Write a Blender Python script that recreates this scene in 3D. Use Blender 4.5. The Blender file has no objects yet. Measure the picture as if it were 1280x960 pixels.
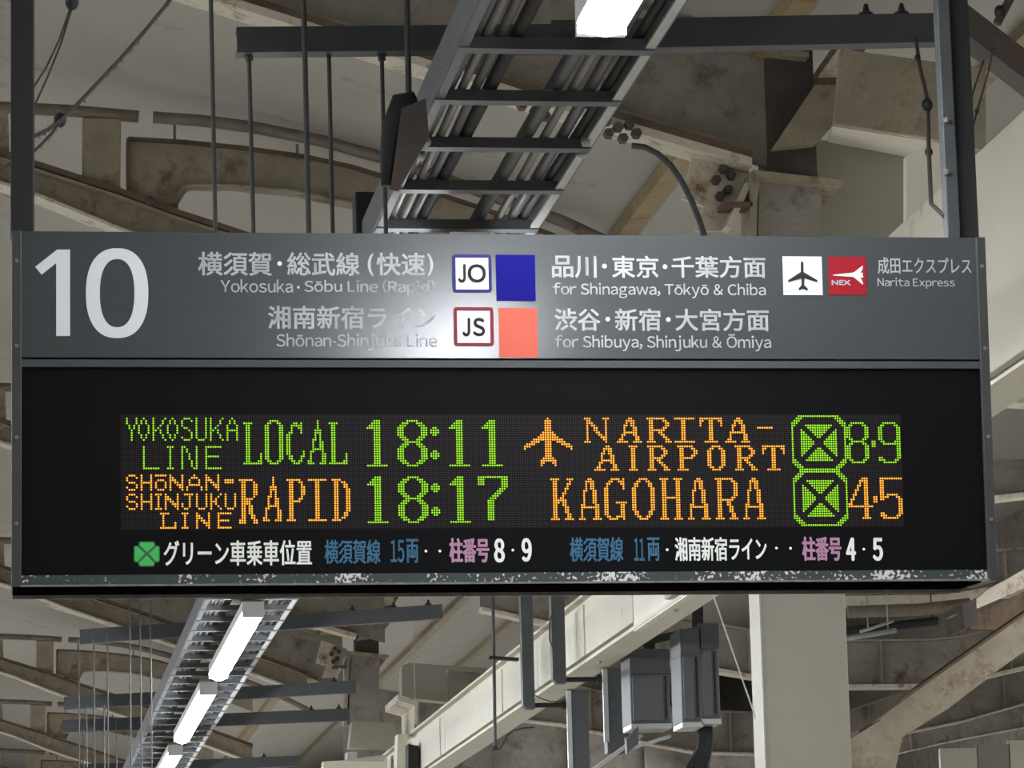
import bpy, bmesh, math, random
from mathutils import Vector, Matrix
random.seed(7)
SC = bpy.context.scene
COL = SC.collection

# ------------------------------------------------------------------ camera
F_PX = 4587.2
YAW, PITCH, ROLL = .14104, .17978, -.0242
EYE = Vector((0, 0, 1.6))
f_ = Vector((math.sin(YAW)*math.cos(PITCH), math.cos(YAW)*math.cos(PITCH), math.sin(PITCH)))
r0 = Vector((math.cos(YAW), -math.sin(YAW), 0)); u0 = r0.cross(f_)
r_ = math.cos(ROLL)*r0+math.sin(ROLL)*u0
u_ = -math.sin(ROLL)*r0+math.cos(ROLL)*u0
cam = bpy.data.cameras.new('camera'); co = bpy.data.objects.new('camera', cam); COL.objects.link(co)
cam.sensor_fit = 'HORIZONTAL'; cam.sensor_width = 36; cam.lens = 36*F_PX/1280; cam.clip_end = 400; cam.clip_start = .1
m = Matrix((r_, u_, -f_)).transposed().to_4x4(); m.translation = EYE
co.matrix_world = m; SC.camera = co

# ------------------------------------------------------------------ world, exposure
w = bpy.data.worlds.new('world'); SC.world = w; w.use_nodes = True
bg = w.node_tree.nodes['Background']; bg.inputs[0].default_value = (.55, .6, .7, 1); bg.inputs[1].default_value = .05
SC.view_settings.view_transform = 'Standard'; SC.view_settings.look = 'None'
SC.view_settings.exposure = 0.0; SC.view_settings.gamma = 1; SC.view_settings.use_curve_mapping = False
SC.cycles.use_denoising = True
SC.cycles.max_bounces = 6
LAMP = 88.0            # brightness of every lamp diffuser

# ------------------------------------------------------------------ helpers: view rays to world points
def ray(px, py):
    return (f_*F_PX + r_*(px-640) + u_*(480-py)).normalized()
def at(px, py, Y):
    d = ray(px, py); return EYE + d*(Y/d.y)
def at_h(px, py, h):
    d = ray(px, py); return EYE + d*(h/d.z)
def at_x(px, py, X):
    d = ray(px, py); return EYE + d*(X/d.x)

# ------------------------------------------------------------------ materials
def srgb(r, g, b):
    c = [((v/255)/12.92 if v/255 <= .04045 else ((v/255+.055)/1.055)**2.4) for v in (r, g, b)]
    return (*c, 1)
def mat(name, col, rough=.6, metal=0, spec=.5, var=.12, scale=6, bump=0., rust=0., rustcol=(84, 52, 34), rscale=5, emit=None, es=0):
    m = bpy.data.materials.new(name); m.use_nodes = True; n = m.node_tree.nodes; l = m.node_tree.links
    b = n['Principled BSDF']; b.inputs['Roughness'].default_value = rough; b.inputs['Metallic'].default_value = metal
    b.inputs['Specular IOR Level'].default_value = spec
    base = srgb(*col); b.inputs['Base Color'].default_value = base
    if emit:
        b.inputs['Emission Color'].default_value = srgb(*emit); b.inputs['Emission Strength'].default_value = es
    if var > 0 or rust > 0:
        tc = n.new('ShaderNodeTexCoord'); mp = n.new('ShaderNodeMapping'); l.new(tc.outputs['Object'], mp.inputs[0])
        ns = n.new('ShaderNodeTexNoise'); ns.inputs['Scale'].default_value = scale; ns.inputs['Detail'].default_value = 6
        ns.inputs['Roughness'].default_value = .65
        l.new(mp.outputs[0], ns.inputs['Vector'])
        cr = n.new('ShaderNodeValToRGB'); l.new(ns.outputs['Fac'], cr.inputs[0])
        cr.color_ramp.elements[0].position = .3; cr.color_ramp.elements[1].position = .7
        cr.color_ramp.elements[0].color = (*[c*(1-var) for c in base[:3]], 1)
        cr.color_ramp.elements[1].color = (*[min(1, c*(1+var)) for c in base[:3]], 1)
        out = cr.outputs[0]
        if rust > 0:
            n2 = n.new('ShaderNodeTexNoise'); n2.inputs['Scale'].default_value = rscale; n2.inputs['Detail'].default_value = 8
            n2.inputs['Roughness'].default_value = .75; l.new(mp.outputs[0], n2.inputs['Vector'])
            c2 = n.new('ShaderNodeValToRGB'); l.new(n2.outputs['Fac'], c2.inputs[0])
            c2.color_ramp.elements[0].position = .62-rust*.25; c2.color_ramp.elements[1].position = .72-rust*.12
            mx = n.new('ShaderNodeMix'); mx.data_type = 'RGBA'
            l.new(c2.outputs[0], mx.inputs[0]); l.new(out, mx.inputs[6]); mx.inputs[7].default_value = srgb(*rustcol)
            out = mx.outputs[2]
        l.new(out, b.inputs['Base Color'])
        if bump > 0:
            bp = n.new('ShaderNodeBump'); bp.inputs['Strength'].default_value = bump; bp.inputs['Distance'].default_value = .004
            l.new(ns.outputs['Fac'], bp.inputs['Height']); l.new(bp.outputs[0], b.inputs['Normal'])
    return m

M = {}
M['ceiling'] = mat('ceiling_board', (164, 160, 148), .85, var=.05, scale=1.5, rust=.12, rustcol=(128, 120, 104), rscale=2)
M['steel'] = mat('old_painted_steel', (150, 140, 120), .7, var=.2, scale=7, rust=.42, rustcol=(112, 84, 60), rscale=6, bump=.3)
M['steel_web'] = mat('shaded_web_paint', (138, 131, 120), .75, var=.25, scale=6, rust=.35, rustcol=(92, 78, 64), rscale=5, bump=.3)  # darker base puts the shade on the webs into the paint; mottling and rust on top
M['flange'] = mat('pale_flange_paint', (205, 198, 178), .6, var=.12, scale=9, rust=.42, rustcol=(122, 82, 56), rscale=9, bump=.3)  # paler base puts the lamplight on the flanges into the paint, under the rust
M['rustedge'] = mat('rusty_edge', (98, 80, 64), .8, var=.3, scale=14, rust=.4, rustcol=(72, 50, 38), rscale=10)
M['cream'] = mat('cream_paint', (202, 197, 178), .5, var=.04, scale=3, rust=.02, rustcol=(170, 150, 110))
M['cream2'] = mat('cream_cover', (222, 216, 198), .45, var=.04, scale=2)
M['fascia'] = mat('fascia_paint', (164, 159, 142), .55, var=.05, scale=3, rust=.08, rustcol=(130, 120, 100))
M['column'] = mat('column_paint', (150, 146, 131), .55, var=.05, scale=4, bump=.1)
M['purlin'] = mat('yellowed_purlin', (150, 132, 96), .75, var=.2, scale=8, rust=.3, rustcol=(120, 92, 62))
M['pipe'] = mat('pipe_paint', (120, 110, 96), .6, var=.25, scale=12, rust=.3, rustcol=(96, 70, 52))
M['dark'] = mat('dark_bracket_paint', (62, 65, 66), .5, var=.12, scale=10)
M['darker'] = mat('black_paint', (22, 22, 22), .7, var=.2, scale=8)
M['rail'] = mat('rack_galvanised', (84, 86, 88), .5, metal=.1, var=.15, scale=14)
M['gal'] = mat('galvanised_bright', (175, 176, 172), .4, metal=.4, var=.1, scale=20)
M['conduit'] = mat('conduit_grey', (72, 72, 74), .5, var=.1)
M['conduit_l'] = mat('conduit_pale', (120, 118, 112), .5, var=.1)
M['rod'] = mat('threaded_rod', (66, 66, 64), .6, metal=.1, var=.2, scale=40)
M['wire'] = mat('dirty_wire', (58, 52, 46), .8, var=.3, scale=60)
M['stub'] = mat('sooty_steel', (82, 74, 68), .8, var=.25, scale=8, rust=.3, rustcol=(84, 60, 46))
M['floor'] = mat('platform_concrete', (178, 174, 166), .8, var=.1, scale=2)
M['cab'] = mat('cabinet_grey', (78, 80, 82), .5, var=.06)
M['lamp'] = mat('lamp_diffuser', (255, 255, 255), .4, var=0, emit=(244, 248, 255), es=LAMP)
M['housing'] = mat('lamp_housing', (215, 215, 210), .4, var=.03)
# sign
M['panel'] = mat('sign_panel_grey', (70, 73, 73), .15, spec=1.0, var=.02, scale=30)
b_ = M['panel'].node_tree.nodes['Principled BSDF']; b_.inputs['Coat Weight'].default_value = .42; b_.inputs['Coat Roughness'].default_value = .13; b_.inputs['Coat IOR'].default_value = 1.6
M['frame'] = mat('sign_frame', (56, 58, 55), .5, var=.1, scale=20, rust=.1, rustcol=(60, 56, 50))
M['black'] = mat('display_black', (7, 7, 8), .7, spec=.12, var=.1, scale=40)
M['ledge'] = mat('rail_black', (8, 8, 8), 1.0, spec=0, var=.1)
M['edge'] = mat('worn_edge_metal', (120, 118, 112), .5, metal=.2, var=.3, scale=50)
M['white'] = mat('white_print', (222, 224, 224), .2, var=0)
M['white2'] = mat('white_film', (212, 212, 212), .55, spec=.2, var=0)
M['dot_w'] = M['white']
M['txtk'] = mat('dark_print', (46, 48, 48), .4, var=0)
M['icok'] = mat('icon_black', (28, 28, 28), .5, var=0)
M['blue'] = mat('line_blue', (12, 8, 112), .3, spec=.15, var=.03)
M['jored'] = mat('line_red_border', (118, 20, 36), .3, var=0)
M['joblue'] = mat('line_blue_border', (26, 22, 96), .3, var=0)
M['orange'] = mat('line_vermilion', (196, 88, 68), .3, var=.03)
M['nexred'] = mat('express_red', (150, 14, 30), .4, var=.03)
M['bluetext'] = mat('blue_print', (78, 128, 160), .5, var=0, emit=(78, 135, 172), es=.12)
M['pinktext'] = mat('pink_print', (196, 150, 176), .5, var=0, emit=(205, 155, 182), es=.15)
M['whitetext'] = mat('white_backlit_print', (232, 234, 228), .5, var=0, emit=(232, 234, 228), es=.22)
M['greenleaf'] = mat('clover_green', (60, 170, 80), .5, var=.05, emit=(60, 170, 80), es=.18)
M['greendark'] = mat('clover_outline', (48, 96, 50), .5, var=0, emit=(48, 96, 50), es=.12)
M['led_g'] = mat('led_green', (60, 120, 10), .4, var=0, emit=(150, 214, 40), es=1.1)
M['led_o'] = mat('led_orange', (130, 60, 10), .4, var=0, emit=(255, 170, 56), es=1.5)
M['matrix'] = mat('matrix_board', (27, 23, 24), .8, spec=.1, var=.05)
M['led_off'] = mat('led_unlit', (36, 31, 32), .4, var=0)
def chips():
    m = mat('peeling_strip', (52, 60, 58), .6, var=.15, scale=30); n = m.node_tree.nodes; l = m.node_tree.links
    b = n['Principled BSDF']; old = b.inputs['Base Color'].links[0].from_socket
    tc = n.new('ShaderNodeTexCoord'); mp = n.new('ShaderNodeMapping'); l.new(tc.outputs['Object'], mp.inputs[0])
    a = n.new('ShaderNodeTexNoise'); a.inputs['Scale'].default_value = 160; a.inputs['Detail'].default_value = 4; l.new(mp.outputs[0], a.inputs[0])
    c = n.new('ShaderNodeTexNoise'); c.inputs['Scale'].default_value = 9; c.inputs['Detail'].default_value = 2; l.new(mp.outputs[0], c.inputs[0])
    sx = n.new('ShaderNodeSeparateXYZ'); l.new(tc.outputs['Object'], sx.inputs[0])
    # more of the paint has gone towards the right-hand end
    g = n.new('ShaderNodeMath'); g.operation = 'MULTIPLY_ADD'; l.new(sx.outputs[0], g.inputs[0]); g.inputs[1].default_value = .055; g.inputs[2].default_value = 0
    s = n.new('ShaderNodeMath'); s.operation = 'ADD'; l.new(a.outputs['Fac'], s.inputs[0]); l.new(c.outputs['Fac'], s.inputs[1])
    s2 = n.new('ShaderNodeMath'); s2.operation = 'ADD'; l.new(s.outputs[0], s2.inputs[0]); l.new(g.outputs[0], s2.inputs[1])
    r = n.new('ShaderNodeValToRGB'); l.new(s2.outputs[0], r.inputs[0])
    # value range is about 0..2, the ramp clips at 1, so halve first
    h = n.new('ShaderNodeMath'); h.operation = 'MULTIPLY'; h.inputs[1].default_value = .5; l.new(s2.outputs[0], h.inputs[0]); l.new(h.outputs[0], r.inputs[0])
    r.color_ramp.elements[0].position = .552; r.color_ramp.elements[1].position = .565
    mx = n.new('ShaderNodeMix'); mx.data_type = 'RGBA'; l.new(r.outputs[0], mx.inputs[0]); l.new(old, mx.inputs[6]); mx.inputs[7].default_value = srgb(205, 205, 200)
    l.new(mx.outputs[2], b.inputs['Base Color']); return m
M['chips'] = chips()

# ------------------------------------------------------------------ mesh building
class MB:
    def __init__(s): s.v = []; s.f = []
    def add(s, vs, fs):
        o = len(s.v); s.v += [Vector(v) for v in vs]; s.f += [tuple(i+o for i in f) for f in fs]; return s
    def box(s, a, b):
        x0, y0, z0 = a; x1, y1, z1 = b
        return s.add([(x0,y0,z0),(x1,y0,z0),(x1,y1,z0),(x0,y1,z0),(x0,y0,z1),(x1,y0,z1),(x1,y1,z1),(x0,y1,z1)],
                     [(0,3,2,1),(4,5,6,7),(0,1,5,4),(1,2,6,5),(2,3,7,6),(3,0,4,7)])
    def bar(s, p, q, w, h, up=(0,0,1)):
        p = Vector(p); q = Vector(q); d = (q-p).normalized(); up = Vector(up); sd = d.cross(up)
        if sd.length < 1e-4: sd = d.cross(Vector((1,0,0)))
        sd.normalize(); up = sd.cross(d); vs = []
        for c in (p, q):
            for a, b in ((-1,-1),(1,-1),(1,1),(-1,1)): vs.append(c+sd*w/2*a+up*h/2*b)
        return s.add(vs, [(0,1,2,3),(7,6,5,4),(0,4,5,1),(1,5,6,2),(2,6,7,3),(3,7,4,0)])
    def tube(s, pts, r, n=10):
        pts = [Vector(p) for p in pts]; rings = []; ref = None
        for i, p in enumerate(pts):
            d = (pts[min(i+1,len(pts)-1)]-pts[max(i-1,0)]).normalized()
            if ref is None:
                ref = Vector((0,0,1)) if abs(d.z) < .9 else Vector((0,1,0))
            a = d.cross(ref).normalized(); b = a.cross(d); ref = b
            rr = r[i] if isinstance(r, (list, tuple)) else r
            rings.append([p+(a*math.cos(t)+b*math.sin(t))*rr for t in [2*math.pi*k/n for k in range(n)]])
        vs = [v for g in rings for v in g]; fs = []
        for i in range(len(pts)-1):
            for k in range(n):
                k2 = (k+1) % n; fs.append((i*n+k, i*n+k2, (i+1)*n+k2, (i+1)*n+k))
        fs.append(tuple(range(n-1,-1,-1))); fs.append(tuple(range((len(pts)-1)*n, len(pts)*n)))
        return s.add(vs, fs)
    def strip(s, top, bot, y0, y1):     # plate between two polylines of (x, z), extruded along y
        n = len(top); vs = []
        for y in (y0, y1):
            for p in top: vs.append((p[0], y, p[1]))
            for p in bot: vs.append((p[0], y, p[1]))
        fs = []; o = 2*n
        for i in range(n-1):
            fs.append((i, i+1, n+i+1, n+i)); fs.append((o+i, o+n+i, o+n+i+1, o+i+1))
            fs.append((i, o+i, o+i+1, i+1)); fs.append((n+i, n+i+1, o+n+i+1, o+n+i))
        fs.append((0, n, o+n, o)); fs.append((n-1, o+n-1, o+2*n-1, 2*n-1))
        return s.add(vs, fs)
    def poly(s, pts, y0, y1):           # polygon of (x, z) extruded along y
        n = len(pts)
        return s.add([(p[0], y0, p[1]) for p in pts]+[(p[0], y1, p[1]) for p in pts],
                     [tuple(range(n)), tuple(range(2*n-1, n-1, -1))]+[(i, (i+1) % n+0, (i+1) % n+n, i+n) for i in range(n)])
    def ball(s, c, r, n=8, sz=1):
        c = Vector(c); vs = []; fs = []; k = n//2
        for i in range(1, k):
            t = math.pi*i/k
            for j in range(n):
                a = 2*math.pi*j/n; vs.append(c+Vector((r*math.sin(t)*math.cos(a), r*math.sin(t)*math.sin(a), r*sz*math.cos(t))))
        vs += [c+Vector((0,0,r*sz)), c-Vector((0,0,r*sz))]; T = len(vs)-2; B = T+1
        for j in range(n):
            j2 = (j+1) % n; fs.append((T, j, j2)); fs.append((B, (k-2)*n+j2, (k-2)*n+j))
            for i in range(k-2): fs.append((i*n+j, (i+1)*n+j, (i+1)*n+j2, i*n+j2))
        return s.add(vs, fs)
    def build(s, name, material, parent=None, smooth=False, bevel=0, xf=None, fix=True):
        me = bpy.data.meshes.new(name)
        off = Vector(parent['_o']) if parent is not None and '_o' in parent else Vector((0,0,0))
        me.from_pydata([tuple(v-off) for v in s.v], [], s.f); me.materials.append(material)
        if fix:
            bm = bmesh.new(); bm.from_mesh(me); bmesh.ops.recalc_face_normals(bm, faces=bm.faces)
            big = [f for f in bm.faces if len(f.verts) > 4]
            if big: bmesh.ops.triangulate(bm, faces=big)
            bm.to_mesh(me); bm.free()
        if smooth: me.shade_smooth()
        o = bpy.data.objects.new(name, me); COL.objects.link(o)
        if parent is not None: o.parent = parent
        if bevel:
            b = o.modifiers.new('bevel', 'BEVEL'); b.width = bevel; b.segments = 2; b.limit_method = 'ANGLE'
        return o

def tag(o, label, cat, group=None, kind=None):
    if label: o['label'] = label
    if cat: o['category'] = cat
    if group: o['group'] = group
    if kind: o['kind'] = kind
    return o
def thing(name, loc, label, cat, group=None):
    o = bpy.data.objects.new(name, None); COL.objects.link(o); o.location = loc; o['_o'] = tuple(loc); o.empty_display_size = .1
    return tag(o, label, cat, group)
def single(name, mb, material, label, cat, group=None, smooth=False, bevel=0):
    c = sum(mb.v, Vector())/len(mb.v)
    mb.v = [v-c for v in mb.v]
    o = mb.build(name, material, smooth=smooth, bevel=bevel); o.location = c
    return tag(o, label, cat, group)
def struct(name, mb, material, smooth=False):
    o = mb.build(name, material, smooth=smooth); o['kind'] = 'structure'; return o
def copy_tree(o, parent=None):
    c = o.copy(); COL.objects.link(c); c.parent = parent
    for ch in list(o.children): copy_tree(ch, c)
    return c
def clear_tmp():
    for o in bpy.data.objects:
        if '_o' in o: del o['_o']

# ================================================================== STRUCTURE
# roof planes (underside), valley between them along the platform
A = at(240, 0, 12); B = at(940, 213, 12)                    # bottom flange line of the near roof beam
SL = (B.z-A.z)/(B.x-A.x)
XV = at(985, 200, 12).x                                      # valley line
def roof_z(x): return (A.z+(x-A.x)*SL if x < XV else A.z+(XV-A.x)*SL+(x-XV)*.30)+.47
mb = MB()
for x0, x1, nm in ((-14, XV, 0), (XV, 16, 1)):
    mb.strip([(x0, roof_z(x0+1e-4)+.05), (x1, roof_z(x1-1e-4)+.05)], [(x0, roof_z(x0+1e-4)), (x1, roof_z(x1-1e-4))], -8, 75)
struct('ceiling', mb, M['ceiling'])
struct('floor', MB().box((-14, -8, -.3), (16, 75, 0)), M['floor'])
# cover boards under the sheet, seen as thin battens running along the platform
k = 0
for i, (x, wd, mt) in enumerate(((XV-.08, .08, 'purlin'), (XV+1.1, .07, 'steel'), (XV+2.1, .07, 'steel'))):
    mb = MB().bar((x, 8, roof_z(x)-.03), (x, 70, roof_z(x)-.03), wd, .06)
    single('roof_purlin', mb, M[mt], ['yellow-brown purlin under the sloping ceiling just left of the sooty roof post',
        'grimy purlin under the rising ceiling right of the roof posts', 'grimy purlin under the rising ceiling at far right'][i], 'purlin')

# ================================================================== THE SIGN
SX, SY, SZ, TILT = .03551, 5.9, 1.6+1.3358, .04
S_T = Vector((0, math.sin(TILT), -math.cos(TILT)))          # down the face
S_N = Vector((0, -math.cos(TILT), -math.sin(TILT)))         # out of the face, towards the viewer
S_O = Vector((SX, SY, SZ))
PITCHL, LU, LV = .00389, .16984, .30468
def S(u, v, n=0.): return S_O+Vector((u, 0, 0))+S_T*v+S_N*n
def uv(px, py):
    d = ray(px, py); t = (S_O-EYE).dot(S_N)/d.dot(S_N); p = EYE+d*t-S_O
    return p.x, p.dot(S_T)
W, H = 1.600, .57
sign = thing('departure_sign', S(W/2, H), 'wide dark platform sign hung between two posts, grey printed band over black display', 'sign')
def sbox(mb, u0, u1, v0, v1, n0, n1):
    vs = [S(u, v, n) for n in (n0, n1) for v in (v0, v1) for u in (u0, u1)]
    return mb.add(vs, [(0,1,3,2),(4,6,7,5),(0,4,5,1),(2,3,7,6),(0,2,6,4),(1,5,7,3)])
HP = .2092
vb = uv(600, 716)[1]; ve = uv(600, 728)[1]
ur = W
FR = .016
sbox(MB(), -FR*.8, W+FR*.8, .004, ve, -.135, -.012).build('housing', M['frame'], sign)
sbox(MB(), 0, W, 0, HP-.001, -.012, 0).build('route_panel', M['panel'], sign)
sbox(MB(), 0, W, HP+.003, HP+.015, -.012, .003).build('divider_bar', M['dark'], sign)
sbox(MB(), 0, W, HP+.015, vb, -.012, -.002).build('display_window', M['black'], sign)
sbox(MB(), 0, W, vb, ve, -.012, .001).build('peeling_strip', M['chips'], sign)['label'] = 'narrow strip with white paint flaking off'
for a, b in ((-FR, 0), (W, W+FR)):
    sbox(MB(), a, b, 0, ve+.003, -.135, .006).build('side_frame', M['frame'], sign, bevel=.0015)
sbox(MB(), -.002, W+.002, ve, ve+.003, -.02, .008).build('drip_edge', M['edge'], sign)
sbox(MB(), -.014, W-.012, ve+.003, ve+.005, -.135, .002).build('bottom_rail', M['ledge'], sign)
sbox(MB(), -.014, W-.012, ve+.003, ve+.011, -.14, -.135).build('rail_lip', M['edge'], sign)
# screws along the frame
for v in (.05, .19, .34, .48):
    for a in (-FR/2, W+FR/2):
        mb = MB(); c = S(a, v, .006)
        mb.tube([c, c+S_N*.002], .0032, 8); mb.build('screw', M['edge'], sign)

def flat(name, pts_px, material, n=.0006, parent=None, label=None, inuv=False):
    vs = [S(*(p if inuv else uv(*p)), n) for p in pts_px]
    mb = MB(); mb.add(vs, [tuple(range(len(vs)))]); o = mb.build(name, material, parent or sign)
    if label: o['label'] = label
    return o
def rect(name, x0, y0, x1, y1, material, n=.0006, parent=None, r=0, label=None):
    a = uv(x0, y0); b = uv(x1, y1)
    if r <= 0: pts = [a, (b[0], a[1]), b, (a[0], b[1])]
    else:
        pts = []
        for cx, cy, s in ((b[0]-r, a[1]+r, -90), (b[0]-r, b[1]-r, 0), (a[0]+r, b[1]-r, 90), (a[0]+r, a[1]+r, 180)):
            for k in range(6):
                t = math.radians(s+k*18); pts.append((cx+r*math.cos(t), cy+r*math.sin(t)))
    return flat(name, pts, material, n, parent, label, inuv=True)
def text(body, x0, y0, x1, y1, material, bold=0., n=.0006, name='lettering', parent=None, shear=0, label=None):
    cu = bpy.data.curves.new('txt', 'FONT'); cu.body = body; cu.size = 1; cu.shear = shear; cu.resolution_u = 4
    cu.fill_mode = 'FRONT'
    o = bpy.data.objects.new('txt', cu); COL.objects.link(o)
    dg = bpy.context.evaluated_depsgraph_get(); me = bpy.data.meshes.new_from_object(o.evaluated_get(dg))
    bpy.data.objects.remove(o); bpy.data.curves.remove(cu)
    xs = [v.co.x for v in me.vertices]; ys = [v.co.y for v in me.vertices]
    a0, a1, b0, b1 = min(xs), max(xs), min(ys), max(ys)
    ym = (y0+y1)/2
    u0 = uv(x0, ym)[0]; u1 = uv(x1, ym)[0]; v0 = uv((x0+x1)/2, y0)[1]; v1 = uv((x0+x1)/2, y1)[1]
    par = parent or sign; off = Vector(par['_o']) if '_o' in par else Vector()
    hs = (v1-v0)/(b1-b0); bd = bold*hs*.8
    u0 += bd; u1 -= bd; v0 += bd; v1 -= bd
    base = [(u0+(v.co.x-a0)/(a1-a0)*(u1-u0), v1-(v.co.y-b0)/(b1-b0)*(v1-v0)) for v in me.vertices]
    fc = [tuple(q.vertices) for q in me.polygons]
    bpy.data.meshes.remove(me); mb = MB()
    for du, dv in ([(0, 0)] if bd == 0 else [(bd*math.cos(k*math.pi/3), bd*math.sin(k*math.pi/3)) for k in range(6)]):
        mb.add([S(a+du, b+dv, n)-off for a, b in base], fc)
    me = bpy.data.meshes.new(name); me.from_pydata([tuple(v) for v in mb.v], [], mb.f)
    me.materials.append(material)
    ob = bpy.data.objects.new(name, me); COL.objects.link(ob); ob.parent = par
    if label: ob['label'] = label
    return ob
GLY = {}
def glyph(ch):
    if ch in GLY: return GLY[ch]
    cu = bpy.data.curves.new('txt', 'FONT'); cu.body = chr(ord(ch)+0xFEE0) if 32 < ord(ch) < 127 else ch; cu.size = 1; cu.resolution_u = 4; cu.fill_mode = 'FRONT'
    o = bpy.data.objects.new('txt', cu); COL.objects.link(o)
    dg = bpy.context.evaluated_depsgraph_get(); me = bpy.data.meshes.new_from_object(o.evaluated_get(dg))
    bpy.data.objects.remove(o); bpy.data.curves.remove(cu)
    g = ([(v.co.x, v.co.y) for v in me.vertices], [tuple(q.vertices) for q in me.polygons]); bpy.data.meshes.remove(me)
    GLY[ch] = g; return g
def latin(body, x0, y0, x1, y1, material, bold=0., n=.0006, parent=None):
    V = []; Fc = []; x = 0
    for ch in body:
        if ch == ' ': x += .27; continue
        if ch == '-':
            o = len(V); V += [(x+.05, .24), (x+.27, .24), (x+.27, .31), (x+.05, .31)]; Fc.append((o, o+1, o+2, o+3)); x += .32; continue
        base = {'ō': 'o', 'Ō': 'O'}.get(ch, ch); vs, fs = glyph(base)
        a = min(v[0] for v in vs); w_ = max(v[0] for v in vs)-a
        sb = .035 if base in 'oceOCSaskyvwfrtYT(),' else (-.10 if base == 'j' else .058)
        x += sb; o = len(V); V += [(v[0]-a+x, v[1]) for v in vs]; Fc += [tuple(i+o for i in f) for f in fs]
        if base != ch:
            t = max(v[1] for v in vs)+.07; o = len(V); c = w_*.2
            V += [(x+c, t), (x+w_-c, t), (x+w_-c, t+.07), (x+c, t+.07)]; Fc.append((o, o+1, o+2, o+3))
        x += w_+(.0 if base in 'fr' else abs(sb))
    a0, a1 = min(v[0] for v in V), max(v[0] for v in V); b0, b1 = min(v[1] for v in V), max(v[1] for v in V)
    ym = (y0+y1)/2; u0 = uv(x0, ym)[0]; u1 = uv(x1, ym)[0]; v0 = uv((x0+x1)/2, y0)[1]; v1 = uv((x0+x1)/2, y1)[1]
    bd = bold*(v1-v0)/(b1-b0); par = parent or sign; mb = MB()
    for du, dv in ([(0, 0)] if bd == 0 else [(bd*math.cos(k*math.pi/3), bd*math.sin(k*math.pi/3)) for k in range(6)]):
        mb.add([S(u0+(a-a0)/(a1-a0)*(u1-u0)+du, v1-(b-b0)/(b1-b0)*(v1-v0)+dv, n) for a, b in V], Fc)
    return mb.build('lettering', material, par, fix=False)
def dot(px, py, rpx, material, n=.0006, name='dot'):
    c = uv(px, py); r = rpx*.001289
    return flat(name, [(c[0]+r*math.cos(t), c[1]+r*math.sin(t)) for t in [2*math.pi*k/16 for k in range(16)]], material, n, inuv=True)

# platform number
flat('platform_number', [(44, 333.5), (71.5, 312), (87.5, 312), (87.5, 420), (70.2, 420), (70.2, 329), (52, 343.5)], M['white'], label='white numeral one of the platform number')
def ring(cx, cy, a1, b1, a2, b2, material, p=2.35, name='platform_number', n=.0006):
    N = 56; vs = []; fs = []
    for a, b in ((a1, b1), (a2, b2)):
        for k in range(N):
            t = 2*math.pi*k/N; c, s = math.cos(t), math.sin(t)
            vs.append(S(*uv(cx+a*math.copysign(abs(c)**(2/p), c), cy+b*math.copysign(abs(s)**(2/p), s)), n))
    for k in range(N): fs.append((k, (k+1) % N, N+(k+1) % N, N+k))
    return MB().add(vs, fs).build(name, material, sign)
ring(146.4, 366.5, 39, 56.2, 21.6, 42.6, M['white'])['label'] = 'white numeral zero of the platform number'
WT = M['white']; KB = .022; LB = .006
T = [("横須賀", 247.5, 315, 340, 344.8, KB), ("総武線", 358.7, 315.5, 449.5, 344.8, KB), ("(", 459.5, 317, 467, 345, KB), ("快速", 470.5, 316, 531, 344.8, KB), (")", 534, 317, 541.5, 345, KB),
     ("Yokosuka", 276, 349.5, 366, 365.6, LB), ("Sōbu Line (Rapid)", 380.5, 349.5, 543, 369, LB), ("湘南新宿ライン", 335, 382.5, 545, 411.5, KB), ("Shōnan-Shinjuku Line", 345.5, 417.3, 546.3, 438, LB),
     ("品川", 689.8, 319.6, 745.6, 347.5, KB), ("東京", 764.8, 319.6, 823, 347.5, KB), ("千葉方面", 839.4, 320, 957, 347.5, KB), ("for Shinagawa, Tōkyō & Chiba", 691.2, 354, 957, 372.8, LB),
     ("渋谷", 693, 385.5, 750.3, 413.6, KB), ("新宿", 768.6, 385.7, 825.8, 413.8, KB), ("大宮方面", 844, 386, 961.2, 414, KB), ("for Shibuya, Shinjuku & Ōmiya", 693.6, 417.8, 963.6, 439, LB),
     ("成田エクスプレス", 1097, 322, 1214, 342.6, .012), ("Narita Express", 1097, 347.6, 1193.3, 360.7, LB)]
for b, x0, y0, x1, y1, bo in T:
    if bo == LB and len(b) > 1: latin(b, x0, y0, x1, y1, WT, .01)
    else: text(b, x0, y0, x1, y1, WT, bo)
for x, y, r in ((349.5, 329.5, 3), (373, 359.2, 1.7), (755.5, 332.7, 3), (831.2, 333.4, 3), (759.7, 399, 3), (835.4, 399.5, 3)): dot(x, y, r, WT)
# line symbols and colour squares
def subs(o): o['_o'] = sign['_o']; return o
e = subs(rect('line_symbol', 564.7, 318, 615, 366, M['joblue'], .0008, r=.006, label='blue bordered square with letters JO'))
rect('symbol_field', 569.2, 322.4, 610.8, 362, M['white2'], .0012, parent=e)
latin("J", 572.8, 331, 581.5, 353, M['txtk'], .025, .0018, parent=e)
latin("O", 585, 331, 606.8, 352.8, M['txtk'], .025, .0018, parent=e)
e = subs(rect('line_symbol', 566.6, 384, 617.6, 433, M['jored'], .0008, r=.006, label='dark red bordered square with letters JS'))
rect('symbol_field', 571, 388.6, 613, 428.8, M['white2'], .0012, parent=e)
latin("J", 578.3, 398.3, 587, 420, M['txtk'], .025, .0018, parent=e)
latin("S", 591.5, 398, 605.5, 419.8, M['txtk'], .025, .0018, parent=e)
rect('colour_square', 619.5, 318.3, 669.8, 376.5, M['blue'], label='deep blue line colour square')
rect('colour_square', 623, 385, 672.5, 447.2, M['orange'], label='orange line colour square')
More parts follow.
